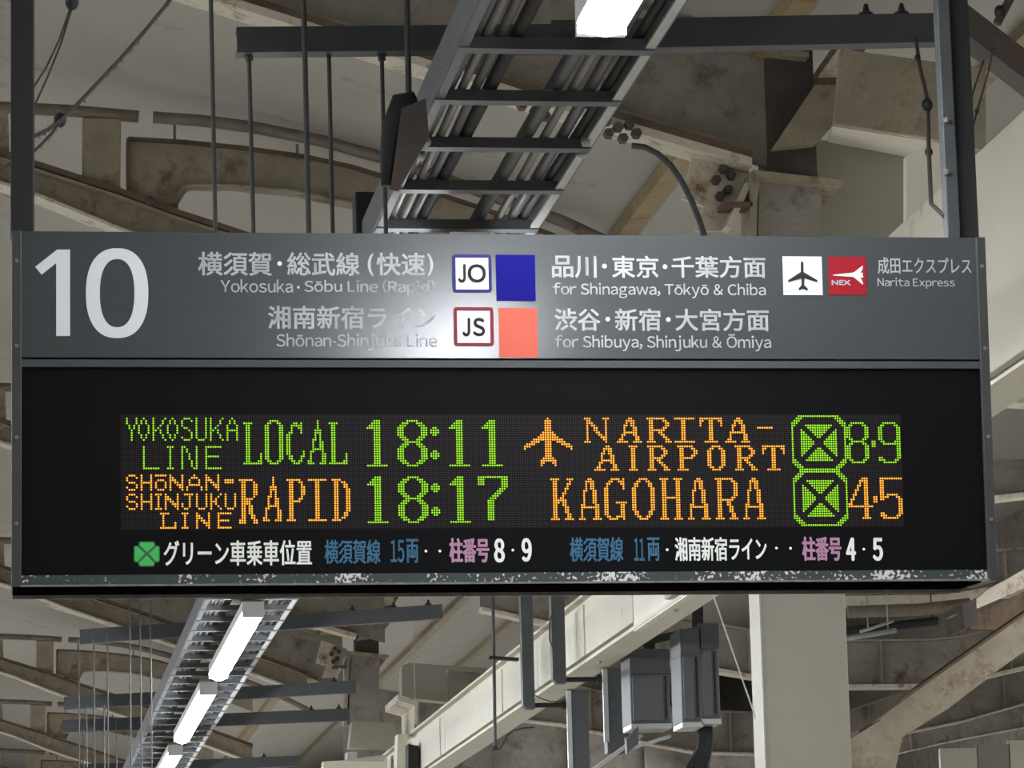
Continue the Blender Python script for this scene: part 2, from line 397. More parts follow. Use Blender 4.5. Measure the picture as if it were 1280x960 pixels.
e = subs(rect('airport_tile', 977.8, 320.5, 1028.4, 369, M['white2'], .0008, label='white square with black aeroplane'))
def q2(pts, ox, oy, s): return [(ox+x/s, oy+y/s) for x, y in pts]
flat('aeroplane_symbol', q2([(183,97),(191,97),(194,102),(195,155),(272,200),(272,212),(200,190),(198,228),(218,245),(218,258),(190,248),(170,258),(168,245),(184,228),(183,190),(110,212),(110,200),(180,155),(180,102)], 960, 305, 4.414), M['icok'], .0014, parent=e)
e = subs(rect('express_tile', 1035, 321, 1083.5, 368.8, M['nexred'], .0008, label='red square with white arrow emblem'))
flat('arrow_emblem', q2([(358,170),(470,158),(482,150),(518,122),(524,124),(516,150),(507,158),(524,160),(520,168),(524,176),(524,186),(507,187),(516,196),(525,222),(519,223),(482,192),(470,183),(430,180),(358,175)], 960, 305, 4.414), M['white2'], .0014, parent=e)
text("NEX", 1039.3, 350, 1063, 356.6, M['white2'], .05, .0014, parent=e)

# printed row under the display
Z = -.0014
for b, x0, y0, x1, y1, k, bo in (("グリーン車乗車位置", 204.5, 675, 390, 707, 'whitetext', .018), ("横須賀線", 405.7, 674.5, 475.7, 704.6, 'bluetext', .015), ("15", 488.7, 675, 505, 702.6, 'bluetext', .0), ("両", 508, 673.5, 523.2, 703.5, 'bluetext', .015),
        ("柱番号", 561.7, 672.3, 611.7, 703.2, 'pinktext', .03), ("8", 618.7, 673.9, 630, 702, 'whitetext', .03), ("9", 653.2, 673.4, 663.8, 701, 'whitetext', .03),
        ("横須賀線", 712.5, 671.4, 779.2, 702, 'bluetext', .015), ("11", 793, 673, 805.5, 700.5, 'bluetext', .0), ("両", 809.5, 671.6, 824.7, 701, 'bluetext', .015), ("湘南新宿ライン", 843.7, 671, 958.5, 701, 'whitetext', .02),
        ("柱番号", 1002.8, 670.6, 1052, 701, 'pinktext', .03), ("4", 1058.8, 673, 1069, 700, 'whitetext', .03), ("5", 1092, 673, 1102.8, 700, 'whitetext', .03)):
    (latin if b.isdigit() else text)(b, x0, y0, x1, y1, M[k], bo if not b.isdigit() else (.03 if len(b) == 1 else .008), Z)
for x, y in ((532.5, 688.7), (550, 688.7), (641.2, 687.5), (834.2, 687), (970.8, 685), (988.4, 685.2), (1080, 686.3)): dot(x, y, 1.7, M['whitetext'], Z)
def cl(pts): return [(150+x/16, 670+y/16) for x, y in pts]
e = subs(flat('clover_outline', cl([(375,125),(400,105),(670,105),(700,125),(708,190),(770,190),(798,215),(798,490),(770,525),(700,525),(690,590),(665,612),(400,612),(370,590),(362,530),(300,525),(272,495),(275,215),(300,190),(372,190)]), M['greendark'], Z))
for pts in ([(410,130),(665,130),(682,160),(682,195),(545,320),(400,190),(392,160)], [(418,592),(655,592),(682,565),(680,535),(540,385),(385,535),(392,565)],
            [(302,212),(345,212),(498,350),(352,505),(320,505),(296,480),(294,235)], [(775,215),(730,212),(580,350),(715,505),(750,505),(775,485),(778,240)]):
    flat('clover_petal', cl(pts), M['greenleaf'], Z+.0004, parent=e)

# ------------------------------------------------------------------ LED matrix
NC, NR = 330, 48
def cell(c, r): return LU+c*PITCHL, LV+r*PITCHL
def unlit():
    me = MB(); q = PITCHL*.34
    base = S(0, 0, -.0017)
    for c in range(-2, NC+2):
        for r in range(NR):
            u, v = cell(c, r)
            o = len(me.v); me.v += [S(u-q, v, Z-.0002), S(u, v-q, Z-.0002), S(u+q, v, Z-.0002), S(u, v+q, Z-.0002)]; me.f.append((o, o+1, o+2, o+3))
    ob = me.build('led_matrix', M['led_off'], sign, fix=False); ob['kind'] = 'stuff'; ob['label'] = 'grid of tiny unlit display dots'
unlit()
a_ = cell(-3, -1); b_ = cell(NC+2, NR)
flat('matrix_board', [a_, (b_[0], a_[1]), b_, (a_[0], b_[1])], M['matrix'], -.0018, inuv=True)
def parse(spec):
    out = []
    for row in spec.split('/'):
        rep = 1
        if '*' in row: row, rp = row.split('*'); rep = int(rp)
        cs = []
        for t in row.split(','):
            if not t: continue
            if '-' in t: a, b = t.split('-'); cs += list(range(int(a), int(b)+1))
            else: cs.append(int(t))
        out += [cs]*rep
    return out
def col_of(px, py): return round((uv(px, py)[0]-LU)/PITCHL)
LIT = set()
def led(name, material, items, label):
    mb = MB(); q = PITCHL*.43
    for spec, c0, rw in items:
        for i, cs in enumerate(parse(spec)):
            for c in cs:
                key = (c+c0, i+rw)
                if key in LIT: continue
                LIT.add(key)
                u, v = cell(*key)
                vs = [S(u+q*math.cos(t), v+q*math.sin(t), -.0014) for t in [math.pi/3*k for k in range(6)]]+[S(u+q*.5*math.cos(t), v+q*.5*math.sin(t), -.0002) for t in [math.pi/3*k for k in range(6)]]
                mb.add(vs, [(k, (k+1) % 6, 6+(k+1) % 6, 6+k) for k in range(6)]+[(6, 7, 8, 9, 10, 11)])
    o = mb.build(name, material, sign, fix=False); o['kind'] = 'stuff'; o['label'] = label
G, O = M['led_g'], M['led_o']
sS = '1-3/0,4/0/1-3/4/0,4/1-3'; sH = '0,4*3/0-4/0,4*3'; sN = '0,5/0,1,5/0,1,2,5/0,2,3,5/0,3,4,5/0,4,5/0,5'
sU = '0,4*6/1-3'; sI = '0-2/1*5/0-2'
KG = '0,5/0,4*2/0,3/0,2/0,1,3/0,3/0,4*2/0,5'; OG = '2/1,3*2/0,4*4/1,3*2/2'
led('led_text', G, [('0,4*3/1,3*2/2*5', 0, 1), (OG, 5, 1), (KG, 11, 1), (OG, 17, 1), ('1-3/0,4/0*2/1-2/3/4*2/0,4/1-3', 23, 1), ('0,4*9/1-3', 29, 1), (KG, 35, 1), ('2/1,3*2/0,4*2/0-4/0,4*4', 42, 1),
    ('0*9/0-6', 7, 13), ('0-2/1*8/0-2', 17, 13), ('0,1,6/0,2,6*2/0,3,6*3/0,4,6*3/0,5,6', 23, 13), ('0-6/0*3/0-5/0*4/0-6', 33, 13)], 'green dot letters YOKOSUKA LINE')
led('led_text', O, [(sS, 0, 25), (sH, 6, 25), ('0-4//1-3/0,4*3/1-3', 12, 25), (sN, 18, 25), ('3/2-4/1,5*2/1-5/0,6*2', 25, 25), (sN, 33, 25), ('//0-3*2', 41, 25),
    (sS, 0, 33), (sH, 6, 33), (sI, 12, 33), (sN, 16, 33), ('1-4/3*3/0,3*2/1-2', 23, 33), (sU, 29, 33), ('0,4/0,3/0,2/0-2/0,2/0,3/0,4', 35, 33), (sU, 41, 33),
    ('0-3/1*3/1,6*2/0-6', 14, 41), (sI, 23, 41), (sN, 29, 41), ('0-5/0*2/0-4/0*2/0-5', 38, 41)], 'orange dot letters SHŌNAN-SHINJUKU LINE')
BL = '0-3/1-2*12/1-2,7*3/1-2,6-7/0-7'
BA = '4*4/3-5*2/3,5*2/2-3,5/2,5-6*3/2-6/1-2,6/1,6-7*3/0-1,6-7/0-2,5-7'
b = col_of(306.4, 560)
led('led_text', G, [(BL, b, 3), ('2-5/1-2,5-6/0-1,6-7*15/1-2,5-6/2-5', b+9, 2), ('3-4,6/2-6/2,5-6/2,6/1-2,6/0-1*7/0-1,7*2/1-2,6-7/1-2,6/2-3,5-6/3-5', b+18, 3), (BA, b+27, 2), (BL, b+36, 3)], 'green dot letters LOCAL')
b = col_of(300.5, 625)
led('led_text', O, [('0-5/1-2,6/1-2,6-7*5/1-2,6/1-5/1-4*2/1-2,4-5*4/1-2,5-6*2/0-2,6-7*1/0-2,6-7', b, 27), (BA, b+10, 26), ('0-5/1-2,5-6/1-2,6/1-2,6-7*4/1-2,6/1-2,5-6/1-5/1-2*7/0-3', b+20, 27),
    ('0-7/3-4*16/0-7', b+29, 27), ('0-3/1-2,4-5/1-2,5-6*2/1-2,6-7*10/1-2,5-6*2/1-2,4-5/0-3', b+39, 27)], 'orange dot letters RAPID')
D1 = '3-5/2-5/1-5/0-5/3-5*15/0-8'
D8 = '4-8/2-4,8-10/1-3,9-11/0-2,10-12*4/1-3,9-11/2-4,8-10/3-9/2-4,8-10/1-3,9-11/0-2,10-12*5/1-3,9-11/2-4,8-10/4-8'
DC = '1-2/0-3*2/1-2///////1-2/0-3*2/1-2'
D7 = '0-12/0-2,10-12*3/10-12/9-11/8-10/7-9/6-8/5-7/4-6*9'
b = col_of(460.1, 550)
led('led_text', G, [(D1, b, 2), (D8, b+13, 2), (DC, b+27, 5), (D1, b+35, 2), (D1, b+49, 2)], 'green dot figures 18:11')
led('led_text', G, [(D1, b, 26), (D8, b+13, 26), (DC, b+27, 29), (D1, b+35, 26), (D7, b+47, 26)], 'green dot figures 18:17')
b = col_of(657, 558)
led('led_symbol', O, [('10/9-11*5/8-12/7-13/6-14/4-16/3-6,9-11,14-17/1-4,9-11,16-19/0-2,9-11,18-20/0,9-11,20/9-11*3/8-12/7-13/7-8,12-13/7,13', b, 1)], 'orange dot aeroplane')
b = col_of(732.8, 540)
nA = '5-6/4-7/4,6-7/3-4,6-7/3,7-8*2/3-8/2-3,7-8/2,8-9/1-2,8-9/0-4,7-10'
nA2 = '5-6/4-7/4,6-7/3-4,7-8/3,7-8*2/2-8/2,8-9*2/1-2,8-9/0-4,7-10'
nR = '0-7/1-2,7-8/1-2,8-9*2/1-2,7-8/1-7/1-2,5-6/1-2,6-7/1-2,7-8/1-2,8-9/0-3,8-10'
nR2 = '0-6/1-2,6-7/1-2,7-8*2/1-2,6-7/1-6/1-2,4-5/1-2,5-6/1-2,6-7/1-2,7-8/0-3,7-9'
nT = '0-9/0-1,4-5,8-9/0,4-5,9*2/4-5*6/2-7'
led('led_text', O, [('0-2,8-10/1,2,9/1-3,9/1,3-4,9/1,4-5,9*2/1,5-6,9/1,6-7,9/1,7-8,9/1,8-9/0-2,9', b, 1), (nA, b+14, 1), (nR, b+27, 1), ('0-8/3-4*9/0-8', b+39, 1), (nT, b+50, 1), (nA2, b+61, 1), ('0-6', b+75, 5),
    (nA, b+4, 13), ('0-3/1-2*9/0-3', b+19, 13), (nR2, b+27, 13), ('0-6/1-2,6-7/1-2,7-8*2/1-2,6-7/1-6/1-2*4/0-4', b+40, 13), ('2-5/1-2,5-6/0-1,6-7*7/1-2,5-6/2-5', b+53, 13), (nR2, b+65, 13), (nT, b+77, 13)], 'orange dot letters NARITA-AIRPORT')
b = col_of(688.6, 625)
kA = '4-5/3-6/3,5-6*3/2-3,6-7/2,6-7*5/1-2,7-8/1-8/1,7-8*4/0-2,6-9'
led('led_text', O, [('0-3,7-9/1-2,8/1-2,7-8/1-2,7/1-2,6-7/1-2,6/1-2,5-6/1-2,5/1-2,4-5/1-6/1-3,5-6/1-2,5-6/1-2,6-7*3/1-2,7-8*2/0-3,6-9', b, 27), (kA, b+12, 27),
    ('3-6,8/2-3,6-8/1-2,7-8/1,8/0-1,8/0-1*5/0-1,5-9/0-1,7-8*5/1-2,5-8/2-5,8', b+23, 27), ('3-6/2-3,6-7/1-2,7-8*2/0-1,8-9*10/1-2,7-8*2/2-3,6-7/3-6', b+35, 27), ('0-3,6-9/1-2,7-8*7/1-8/1-2,7-8*8/0-3,6-9', b+47, 27),
    (kA, b+59, 27), ('0-7/1-2,7-8/1-2,8-9*6/1-2,7-8/1-7/1-2,5-6*2/1-2,6-7*3/1-2,7-8*2/0-3,6-9', b+71, 27), (kA, b+83, 27)], 'orange dot letters KAGOHARA')
CLV = '3-20/2-4,19-21/1-3,20-22/0-2,21-23/0,1,6-17,22,23/0,7-16,23/0,4,8-15,19,23/0,4-5,9-14,18-19,23/0,4-6,10-13,17-19,23/0,4-7,11-12,16-19,23/0,4-8,15-19,23/0,4-9,14-19,23'
half = CLV.split('/'); CLV = '/'.join(half+half[::-1])
b = col_of(990.4, 546)
led('led_symbol', G, [(CLV, b, 0)], 'green dot four-part clover mark of the upper line')
led('led_symbol', G, [(CLV, b, 24)], 'green dot four-part clover mark of the lower line')
led('led_text', G, [('2-7/1-2,7-8/0-1,8-9*5/1-2,7-8/2-7/1-2,7-8/0-1,8-9*6/1-2,7-8/2-7', b+24, 3), ('0-1*3', b+35, 11), ('2-7/1-2,7-8/0-1,8-9*6/1-2,7-9/2-9/8-9*5/0-1,8-9/0-2,7-8/2-7', b+38, 3)], 'green dot figures 8·9')
led('led_text', O, [('6-8/5-8/5,7-8/4-5,7-8/4,7-8/3-4,7-8/3,7-8/2-3,7-8/2,7-8/1-2,7-8/1,7-8/0-1,7-8/0-10/7-8*4/6-9', b+24, 27), ('0-1*3', b+35, 35), ('0-9/0-1*6/0-1,3-7/0-3,7-8/0-1,8-9/8-9*5/0-1,8-9/0-2,7-8/1-7', b+38, 27)], 'orange dot figures 4·5')

# ================================================================== LAMPS (row under the cable rack, plus rows added out of the frame as fill light)
LH = 1.7                                                     # lamp height above the eye
RACK_X = at_h(294, 808, LH).x
RACK_XN = at_h(757, 20, LH).x
def rack_x(y):                                               # the row drifts a little; straight line between both sightings
    return RACK_X
def lamp(x, y0, y1, label, z=None, wd=.085, group=None):
    z = z or 1.6+LH
    t = thing('ceiling_light', (x, (y0+y1)/2, z+.06), label, 'light', group)
    mb = MB(); n = 8; vs = []
    prof = [(math.cos(math.pi*k/n)*wd/2, -math.sin(math.pi*k/n)*wd*.42) for k in range(n+1)]
    ys = (y0+.02, y0+.05, y1-.05, y1-.02); sc = (.7, 1, 1, .7)
    for y, s in zip(ys, sc): vs += [(x+p[0]*s, y, z+.02+p[1]*s) for p in prof]
    k = n+1; fs = [tuple(range(k)), tuple(range(3*k, 4*k))]
    for i in range(3):
        for j in range(n): fs.append((i*k+j, i*k+j+1, (i+1)*k+j+1, (i+1)*k+j))
        fs.append((i*k+n, i*k, (i+1)*k, (i+1)*k+n))
    mb.add(vs, fs); mb.build('diffuser', M['lamp'], t, smooth=True)
    MB().box((x-wd*.5, y0, z+.021), (x+wd*.5, y1, z+.06)).build('housing', M['housing'], t)
    for a in (y0, y1-.018): MB().box((x-wd*.5, a, z-.002), (x+wd*.5, a+.018, z+.021)).build('end_cap', M['housing'], t)
    for a in (y0+.3, y1-.3): MB().bar((x, a, z+.06), (x, a, z+.10), .03, .05).build('clip', M['gal'], t)
    return t
YF = at_h(752, 45, LH).y
ya, yb = at_h(308, 771, LH).y, at_h(282, 848, LH).y
yc, yd = at_h(256, 868, LH).y, at_h(233, 927, LH).y
ye = at_h(222, 944, LH).y
LL = yb-ya
X0 = at_h(752, 42, LH).x
lamp(X0, YF-1.2, YF, 'white glowing strip light at the top edge, above the route panel')
lamp(at_h(295, 809, LH).x, ya, yb, 'white glowing strip light under the rack, nearest of three below the sign')
lamp(at_h(244, 897, LH).x, yc, yd, 'white glowing strip light under the rack, middle of three below the sign')
lamp(at_h(216, 950, LH).x, ye, ye+LL, 'white glowing strip light at the lower edge, farthest of three below the sign')
lamp(X0, YF+1.78, YF+1.78+LL, 'strip light under the rack hidden right behind the sign', group='lights hidden by the sign')
lamp(X0, YF+1.6+LL+.8, ya-.9, 'strip light under the rack hidden right behind the sign', group='lights hidden by the sign')
# the row goes on over the viewer's head
lamp(X0+.36, -.5, 1.9, 'strip light above the viewer, nearer the sign, its glare on the grey panel')
for x, z, ys_, lb in ((-2.4, 3.7, range(-3, 50, 4), 'over the left platform edge'), (-6.5, 3.7, range(0, 50, 6), 'over the far left platform'),
        (5.2, 3.5, (-2, 2, 6, 10, 14, 26, 30, 34, 38, 42), 'over the right platform edge'), (9.5, 3.7, (0, 6, 12, 18, 24, 30, 36, 42), 'over the far right platform')):
    for y in ys_: lamp(x, y, y+2.3, 'added strip light outside the view in the row '+lb, z=z, group='added lights '+lb)  # unseen rows added to brighten the ceiling and the sides
for k in range(1, 8): lamp(at_h(216, 950, LH).x, ye+3*k, ye+3*k+LL, 'strip light below the view, farther down the rack', group='farther lights under the rack')

# ================================================================== CABLE RACK
RH = LH+.11
rk = thing('cable_rack', (X0, 12, 1.6+RH), 'long grey ladder rack carrying cables and strip lights above and behind the sign', 'cable rack')
def line_h(p, q, h):      # a line along the platform through two pixels, at height h
    a, b = at_h(*p, h), at_h(*q, h); return a, b
def run(p, q, h, y0, y1):
    a, b = line_h(p, q, h); k = (b.x-a.x)/(b.y-a.y)
    return Vector((a.x+(y0-a.y)*k, y0, 1.6+h)), Vector((a.x+(y1-a.y)*k, y1, 1.6+h))
LP, LQ = (584, 30), (210, 850)
RP, RQ = (757, 150), (305, 850)
Y0R, Y1R = 2.2, 32
for s, (p, q) in ((-1, (LP, LQ)), (1, (RP, RQ))):
    a, b = run(p, q, RH, Y0R, Y1R)
    MB().bar(a+Vector((0,0,.03)), b+Vector((0,0,.03)), .008, .075).build('side_rail', M['rail'], rk)
    MB().bar(a+Vector((-s*.009,0,-.006)), b+Vector((-s*.009,0,-.006)), .018, .006).build('rail_flange', M['rail'] if s < 0 else M['gal'], rk)
a0, b0 = run(LP, LQ, RH, Y0R, Y1R); a1, b1 = run(RP, RQ, RH, Y0R, Y1R)
def lx(y): return a0.x+(b0.x-a0.x)*(y-Y0R)/(Y1R-Y0R)
def rx(y): return a1.x+(b1.x-a1.x)*(y-Y0R)/(Y1R-Y0R)
yr = at_h(600, 180, RH).y
rung = None
n0 = int((yr-Y0R)/.37)
for i in range(-n0, 66):
    y = yr+i*.37; z = 1.6+RH
    MB().box((lx(y), y-.018, z-.012), (rx(y), y+.018, z+.010)).build('rung', M['rail'], rk)
cab = [(.10, .012, 'conduit'), (.16, .009, 'conduit_l'), (.22, .010, 'conduit'), (.30, .014, 'darker'), (.66, .016, 'conduit'), (.76, .009, 'conduit_l'), (.84, .012, 'conduit'), (.92, .010, 'darker')]
for f, r, mt in cab:
    pts = [Vector((lx(y)+(rx(y)-lx(y))*f+.006*math.sin(y*1.3+f*20), y, 1.6+RH+.012+r+.002*math.sin(y*2.1+f*9))) for y in [Y0R+k*(Y1R-Y0R)/24 for k in range(25)]]
    MB().tube(pts, r, 8).build('cable', M[mt], rk, smooth=True)
# splice bolts on the rail
for px, py in ((532, 177), (526, 194), (732, 176), (728, 192)):
    p = at_h(px, py, RH-.01); MB().ball(p, .012, 8).build('splice_bolt', M['gal'], rk, smooth=True)
# black junction box and cable loop hanging by the left rail
jb = thing('junction_box', at(508, 210, 6.75), 'black oblong box with cable loop against left rail of the rack', 'junction box')
mb = MB(); mb.tube([at(520, 128, 6.75), at(505, 132, 6.75), at(492, 160, 6.75), at(486, 195, 6.75), at(484, 232, 6.75)], [.022, .03, .024, .018, .012], 10); mb.build('cable_loop', M['darker'], jb, smooth=True)
MB().poly([(at(x, y, 6.75).x, at(x, y, 6.75).z) for x, y in ((500,140),(530,128),(534,175),(500,235),(488,232))], 6.72, 6.78).build('body', M['stub'], jb)
p = at(458, 265, 8.2)
single('switch_box', MB().box((p.x-.028, 8.17, at(458, 300, 8.2).z), (p.x+.028, 8.25, at(458, 243, 8.2).z)), M['darker'], 'small black box just above the sign, left of the rack foot', 'box', bevel=.004)

# ================================================================== CROSS BEAMS AND RODS
def beam(xl, yl, xr, yr_, Y, hpx, label, nuts=(), ext=0):
    p, q = at(xl, yl, Y), at(xr, yr_, Y); h = hpx*Y/F_PX
    t = thing('support_channel', (p+q)/2, label, 'support beam', 'dark channels carrying the cable rack' if 0 else None)
    d = (q-p).normalized()
    up = Vector((0,0,1))
    MB().bar(p, q, .006, h).build('web', M['dark'], t)
    for s in (-1, 1): MB().bar(p+Vector((0,.02,s*(h/2-.003))), q+Vector((0,.02,s*(h/2-.003))), .042, .006).build('flange', M['dark'], t)
    for nx in nuts:
        k = (nx-xl)/(xr-xl); c = p+(q-p)*k+Vector((0,.02,h/2))
        mb = MB(); mb.tube([c, c+Vector((0,0,.008)), c+Vector((0,0,.012)), c+Vector((0,0,.028))], [.016, .016, .008, .004], 6); mb.build('nut', M['darker'], t)
    return t, p, q
beam(296, 50, 700, 46, 7.05, 34, 'dark channel beam at upper left, crossing behind the cable rack')
beam(690, 44, 1208, 34, 7.1, 40, 'dark channel beam at upper right, crossing behind the right hanging post', (1085, 1130))
for Y, (xl, yl, xr, yr_, h), lb, nuts in (
    (16.4, (100, 796, 553, 764, 18), 'dark channel beam just under the sign, nearest of those below it', (440, 492, 536)),
    (19.4, (80, 879, 445, 858, 15.5), 'dark channel beam lower left, second of those below the sign', (418,)),
    (21.0, (78, 908, 437, 893, 15.5), 'dark channel beam lower left, third of those below the sign', (389, 424)),
    (24.0, (100, 962, 374, 951, 13), 'dark channel beam at the lower edge, farthest below the sign', (330,))):
    beam(xl, yl, xr, yr_, Y*1.045, h, lb, nuts)
# threaded rods: (x top, y top, x bottom, y bottom, Y)
def rod(x0, y0, x1, y1, Y, label, r=.0065, group=None, nut=False):
    p, q = at(x0, y0, Y), at(x1, y1, Y)
    q.x = p.x + (q.x-p.x)*.6
    mb = MB().tube([p, q], r*.66, 8)
    if nut: mb.tube([at(x0, y0+2, Y), at(x0+.5, y0+10, Y)], .008, 6)
    return single('hanger_rod', mb, M['rod'], label, 'rod', group)
rod(263, -30, 275, 420, 6.9, 'leftmost thin rod hanging in front of the upper left beam')
rod(311, 66, 324, 420, 7.08, 'thin rod hanging from the left end of the upper left beam', nut=True)
rod(379, -30, 391, 420, 6.9, 'thicker rod passing in front of the upper left beam, right of its end', .008)
rod(411, 66, 420, 420, 7.08, 'thin rod hanging from the upper left beam, between two thicker rods')
rod(477, 66, 487, 420, 7.08, 'thin rod hanging from the upper left beam just left of the black box', nut=True)
rod(508, -30, 511, 128, 6.9, 'thick rod ending on the black junction box', .0095)
def hidden_bar(x0, x1, y, Y0, lb):
    p, q = at(x0, y, Y0), at(x1, y, Y0); return single('strut', MB().bar(p, q, .26, .04), M['dark'], lb, 'strut')
hidden_bar(262, 505, 420, 6.98, 'horizontal strut behind the sign where the thin rods end')
rr = [(117, 755, 20), (133, 755, 20), (136, 940, 26), (98, 808, 20), (120, 900, 24), (162, 755, 20), (175, 755, 22), (188, 755, 22)]
for i, (x, y0, Y) in enumerate([(98, 800, 17.0), (104, 906, 21.1), (117, 795, 16.5), (134, 790, 16.5), (145, 900, 21.1), (162, 752, 16.3), (175, 752, 16.3), (188, 752, 16.3), (130, 880, 19.6), (108, 880, 19.5)]):
    rod(x, y0, x+5, y0+420, Y, 'very thin rod at lower left, %s' % ['furthest left of its row', 'hanging from the third channel near its end', 'hanging from the nearest channel near its end', 'second on the nearest channel',
        'second on the third channel', 'left of three close together', 'middle of three close together', 'right of three close together', 'hanging from the second channel', 'hanging at the left end of the second channel'][i], .0055)

# ================================================================== HANGING POSTS OF THE SIGN
pl0, pl1 = at(28, -40, 5.98), at(28, 300, 5.98)
po = thing('hanging_post', pl1, 'near-black square post holding the left end of the sign', 'post')
pw = 30*5.98/F_PX
MB().box((pl1.x-pw/2, 5.93, SZ+.001), (pl1.x+pw/2, 5.985, pl0.z+.8)).build('post_tube', M['darker'], po, bevel=.003)
pr1 = at(1196, 297, 5.98)
po = thing('hanging_post', pr1, 'dark H-section post holding the right end of the sign, its left face greyer', 'post')
xl, xr = at(1175, 290, 5.98).x, at(1217, 290, 5.98).x; xm = at(1190, 290, 5.98).x
MB().box((xm, 5.945, SZ+.001), (xr, 6.0, pl0.z+.8)).build('post_tube', M['darker'], po, bevel=.002)
MB().box((xl, 5.93, SZ+.001), (xm+.001, 5.96, pl0.z+.8)).build('post_channel', M['dark'], po, bevel=.002)['label'] = 'greyer channel face of the post'
for yy in (150, 215): MB().ball(at(1183, yy, 5.925), .006, 8).build('bolt', M['edge'], po)

# wires with knotted insulators either side
def wire(name, pts, Y, r, label, knots=(), fray=0):
    Ys = Y if isinstance(Y, tuple) else (Y, Y); n_ = len(pts)-1
    P = [at(x, y, Ys[0]+(Ys[1]-Ys[0])*i/n_) for i, (x, y) in enumerate(pts)]
    if pts[0][1] < -1000: P[0] = Vector((P[1].x, P[1].y, roof_z(P[1].x)-.001))
    Y = (Ys[0]+Ys[1])/2
    t = thing(name, P[len(P)//2], label, 'wire')
    MB().tube(P, r, 6).build('strand', M['wire'], t)
    for x, y, s in knots: MB().ball(at(x, y, Y), s, 10, 1.2).build('insulator', M['darker'], t, smooth=True)
    if fray:
        mb = MB()
        for i in range(fray):
            k = random.random()*(len(P)-1); j = int(k); p = P[j].lerp(P[j+1], k-j); l = random.uniform(.003, .007)
            mb.tube([p, p+Vector((random.uniform(-.003, .006), random.uniform(-.004, .004), -l))], .0007, 3)
        o = mb.build('fray', M['wire'], t); o['kind'] = 'stuff'
    return t
wire('stay_wire', [(226, -1600), (222, -15), (208, 6), (180, 40), (150, 74), (120, 106), (92, 135), (76, 150), (60, 162), (47, 168), (30, 178)], (6.05, 5.98), .0035, 'frayed twisted wire running down leftwards to the left post, upper strand', [(75, 150, .011)], 90)
wire('stay_wire', [(76, 151), (66, 165), (54, 178), (42, 190), (28, 205)], (6.0, 5.98), .0028, 'short frayed wire from the black knot down to the left post', (), 20)
wire('stay_wire', [(96, -1600), (92, -20), (90, 4), (74, 50), (58, 84), (44, 106), (28, 130)], (6.05, 5.98), .0018, 'thin wire from the black insulator at top left, left strand of the pair', [(90, 3, .012), (88, -8, .011)])
wire('stay_wire', [(97, -1600), (93, -20), (91, 6), (76, 55), (60, 95), (46, 126), (28, 160)], (6.05, 5.98), .0018, 'thin wire from the black insulator at top left, right strand of the pair')
wire('stay_chain', [(1145, 50), (1150, 85), (1158, 118), (1160, 140), (1161, 190), (1164, 255), (1180, 270)], (7.1, 5.95), .004, 'dark twisted chain just left of the right hanging post', [(1159, 131, .011), (1147, 72, .006), (1161, 190, .008)], 10)
wire('stay_chain', [(1230, 75), (1218, 110), (1207, 150), (1204, 185)], (10.2, 5.97), .0028, 'dark chain meeting the right side of the right hanging post, left strand', [(1210, 135, .008)], 8)
wire('stay_chain', [(1242, 60), (1236, 88), (1224, 130), (1214, 165), (1206, 200)], (10.2, 5.97), .0028, 'dark chain meeting the right side of the right hanging post, right strand', [(1221, 139, .006)], 8)
wire('stay_chain', [(1268, -1600), (1264, -25), (1262, 0), (1252, 18), (1246, 30)], 6.2, .008, 'short thick dark chain end at the top right corner', [(1250, 15, .011)])

# ================================================================== ROOF STEEL
def PX(pts, Y): return [(at(x, y, Y).x, at(x, y, Y).z) for x, y in pts]
def shift(pts, dz): return [(x, z+dz) for x, z in pts]
def bolts(pts, Y, t, r=.02):
    for x, y in pts:
        p = at(x, y, Y); mb = MB(); mb.tube([p+Vector((0,.0,0)), p-Vector((0,.03,0))], [r, r*.8], 6); mb.build('rivet', M['stub'], t)
# near roof beam: deep web, pale bottom flange
def roof_beam(Y, label, detail=True):
    k = 12/Y if 0 else 1
    L = PX([(140, -31), (240, 0), (440, 63), (540, 95), (650, 130), (750, 160), (850, 190), (935, 214)], 12)
    LW = L+PX([(1012, 237)], 12)
    dy = Y-12
    t = thing('roof_beam', (L[4][0], Y, L[4][1]), label, 'roof beam')
    top = [(x, roof_z(x)-.07) for x, z in LW]
    MB().strip(top, shift(LW, .03), Y-.006, Y+.006).build('web', M['steel_web'], t)
    MB().strip(shift(L, .075), shift(L, .055), Y-.05, Y+.05).build('stiffener_angle', M['steel'], t)
    MB().strip(shift(L, .03), L, Y-.075, Y+.075).build('bottom_flange', M['flange'], t)
    MB().strip(shift(L, .055), shift(L, .03), Y-.08, Y-.066).build('rusty_edge', M['rustedge'], t)
    MB().strip(shift(top, .02), top, Y-.07, Y+.07).build('top_flange', M['steel'], t)
    return t
rb = roof_beam(12, 'deep roof beam with dark shaded web and pale rust-streaked flange crossing above the sign')
bolts([(652,133),(668,140),(681,146),(757,152),(772,160),(786,157),(760,168),(778,174),(795,168)], 11.9, rb)
for Y, lb in ((22.9, 'pale flanged roof beam seen just under the sign near the support posts'), (26.2, 'pale flanged roof beam below the sign right of the strip lights'), (29.5, 'pale flanged roof beam far back, right of the strip lights at the lower edge')):
    roof_beam(Y, lb)
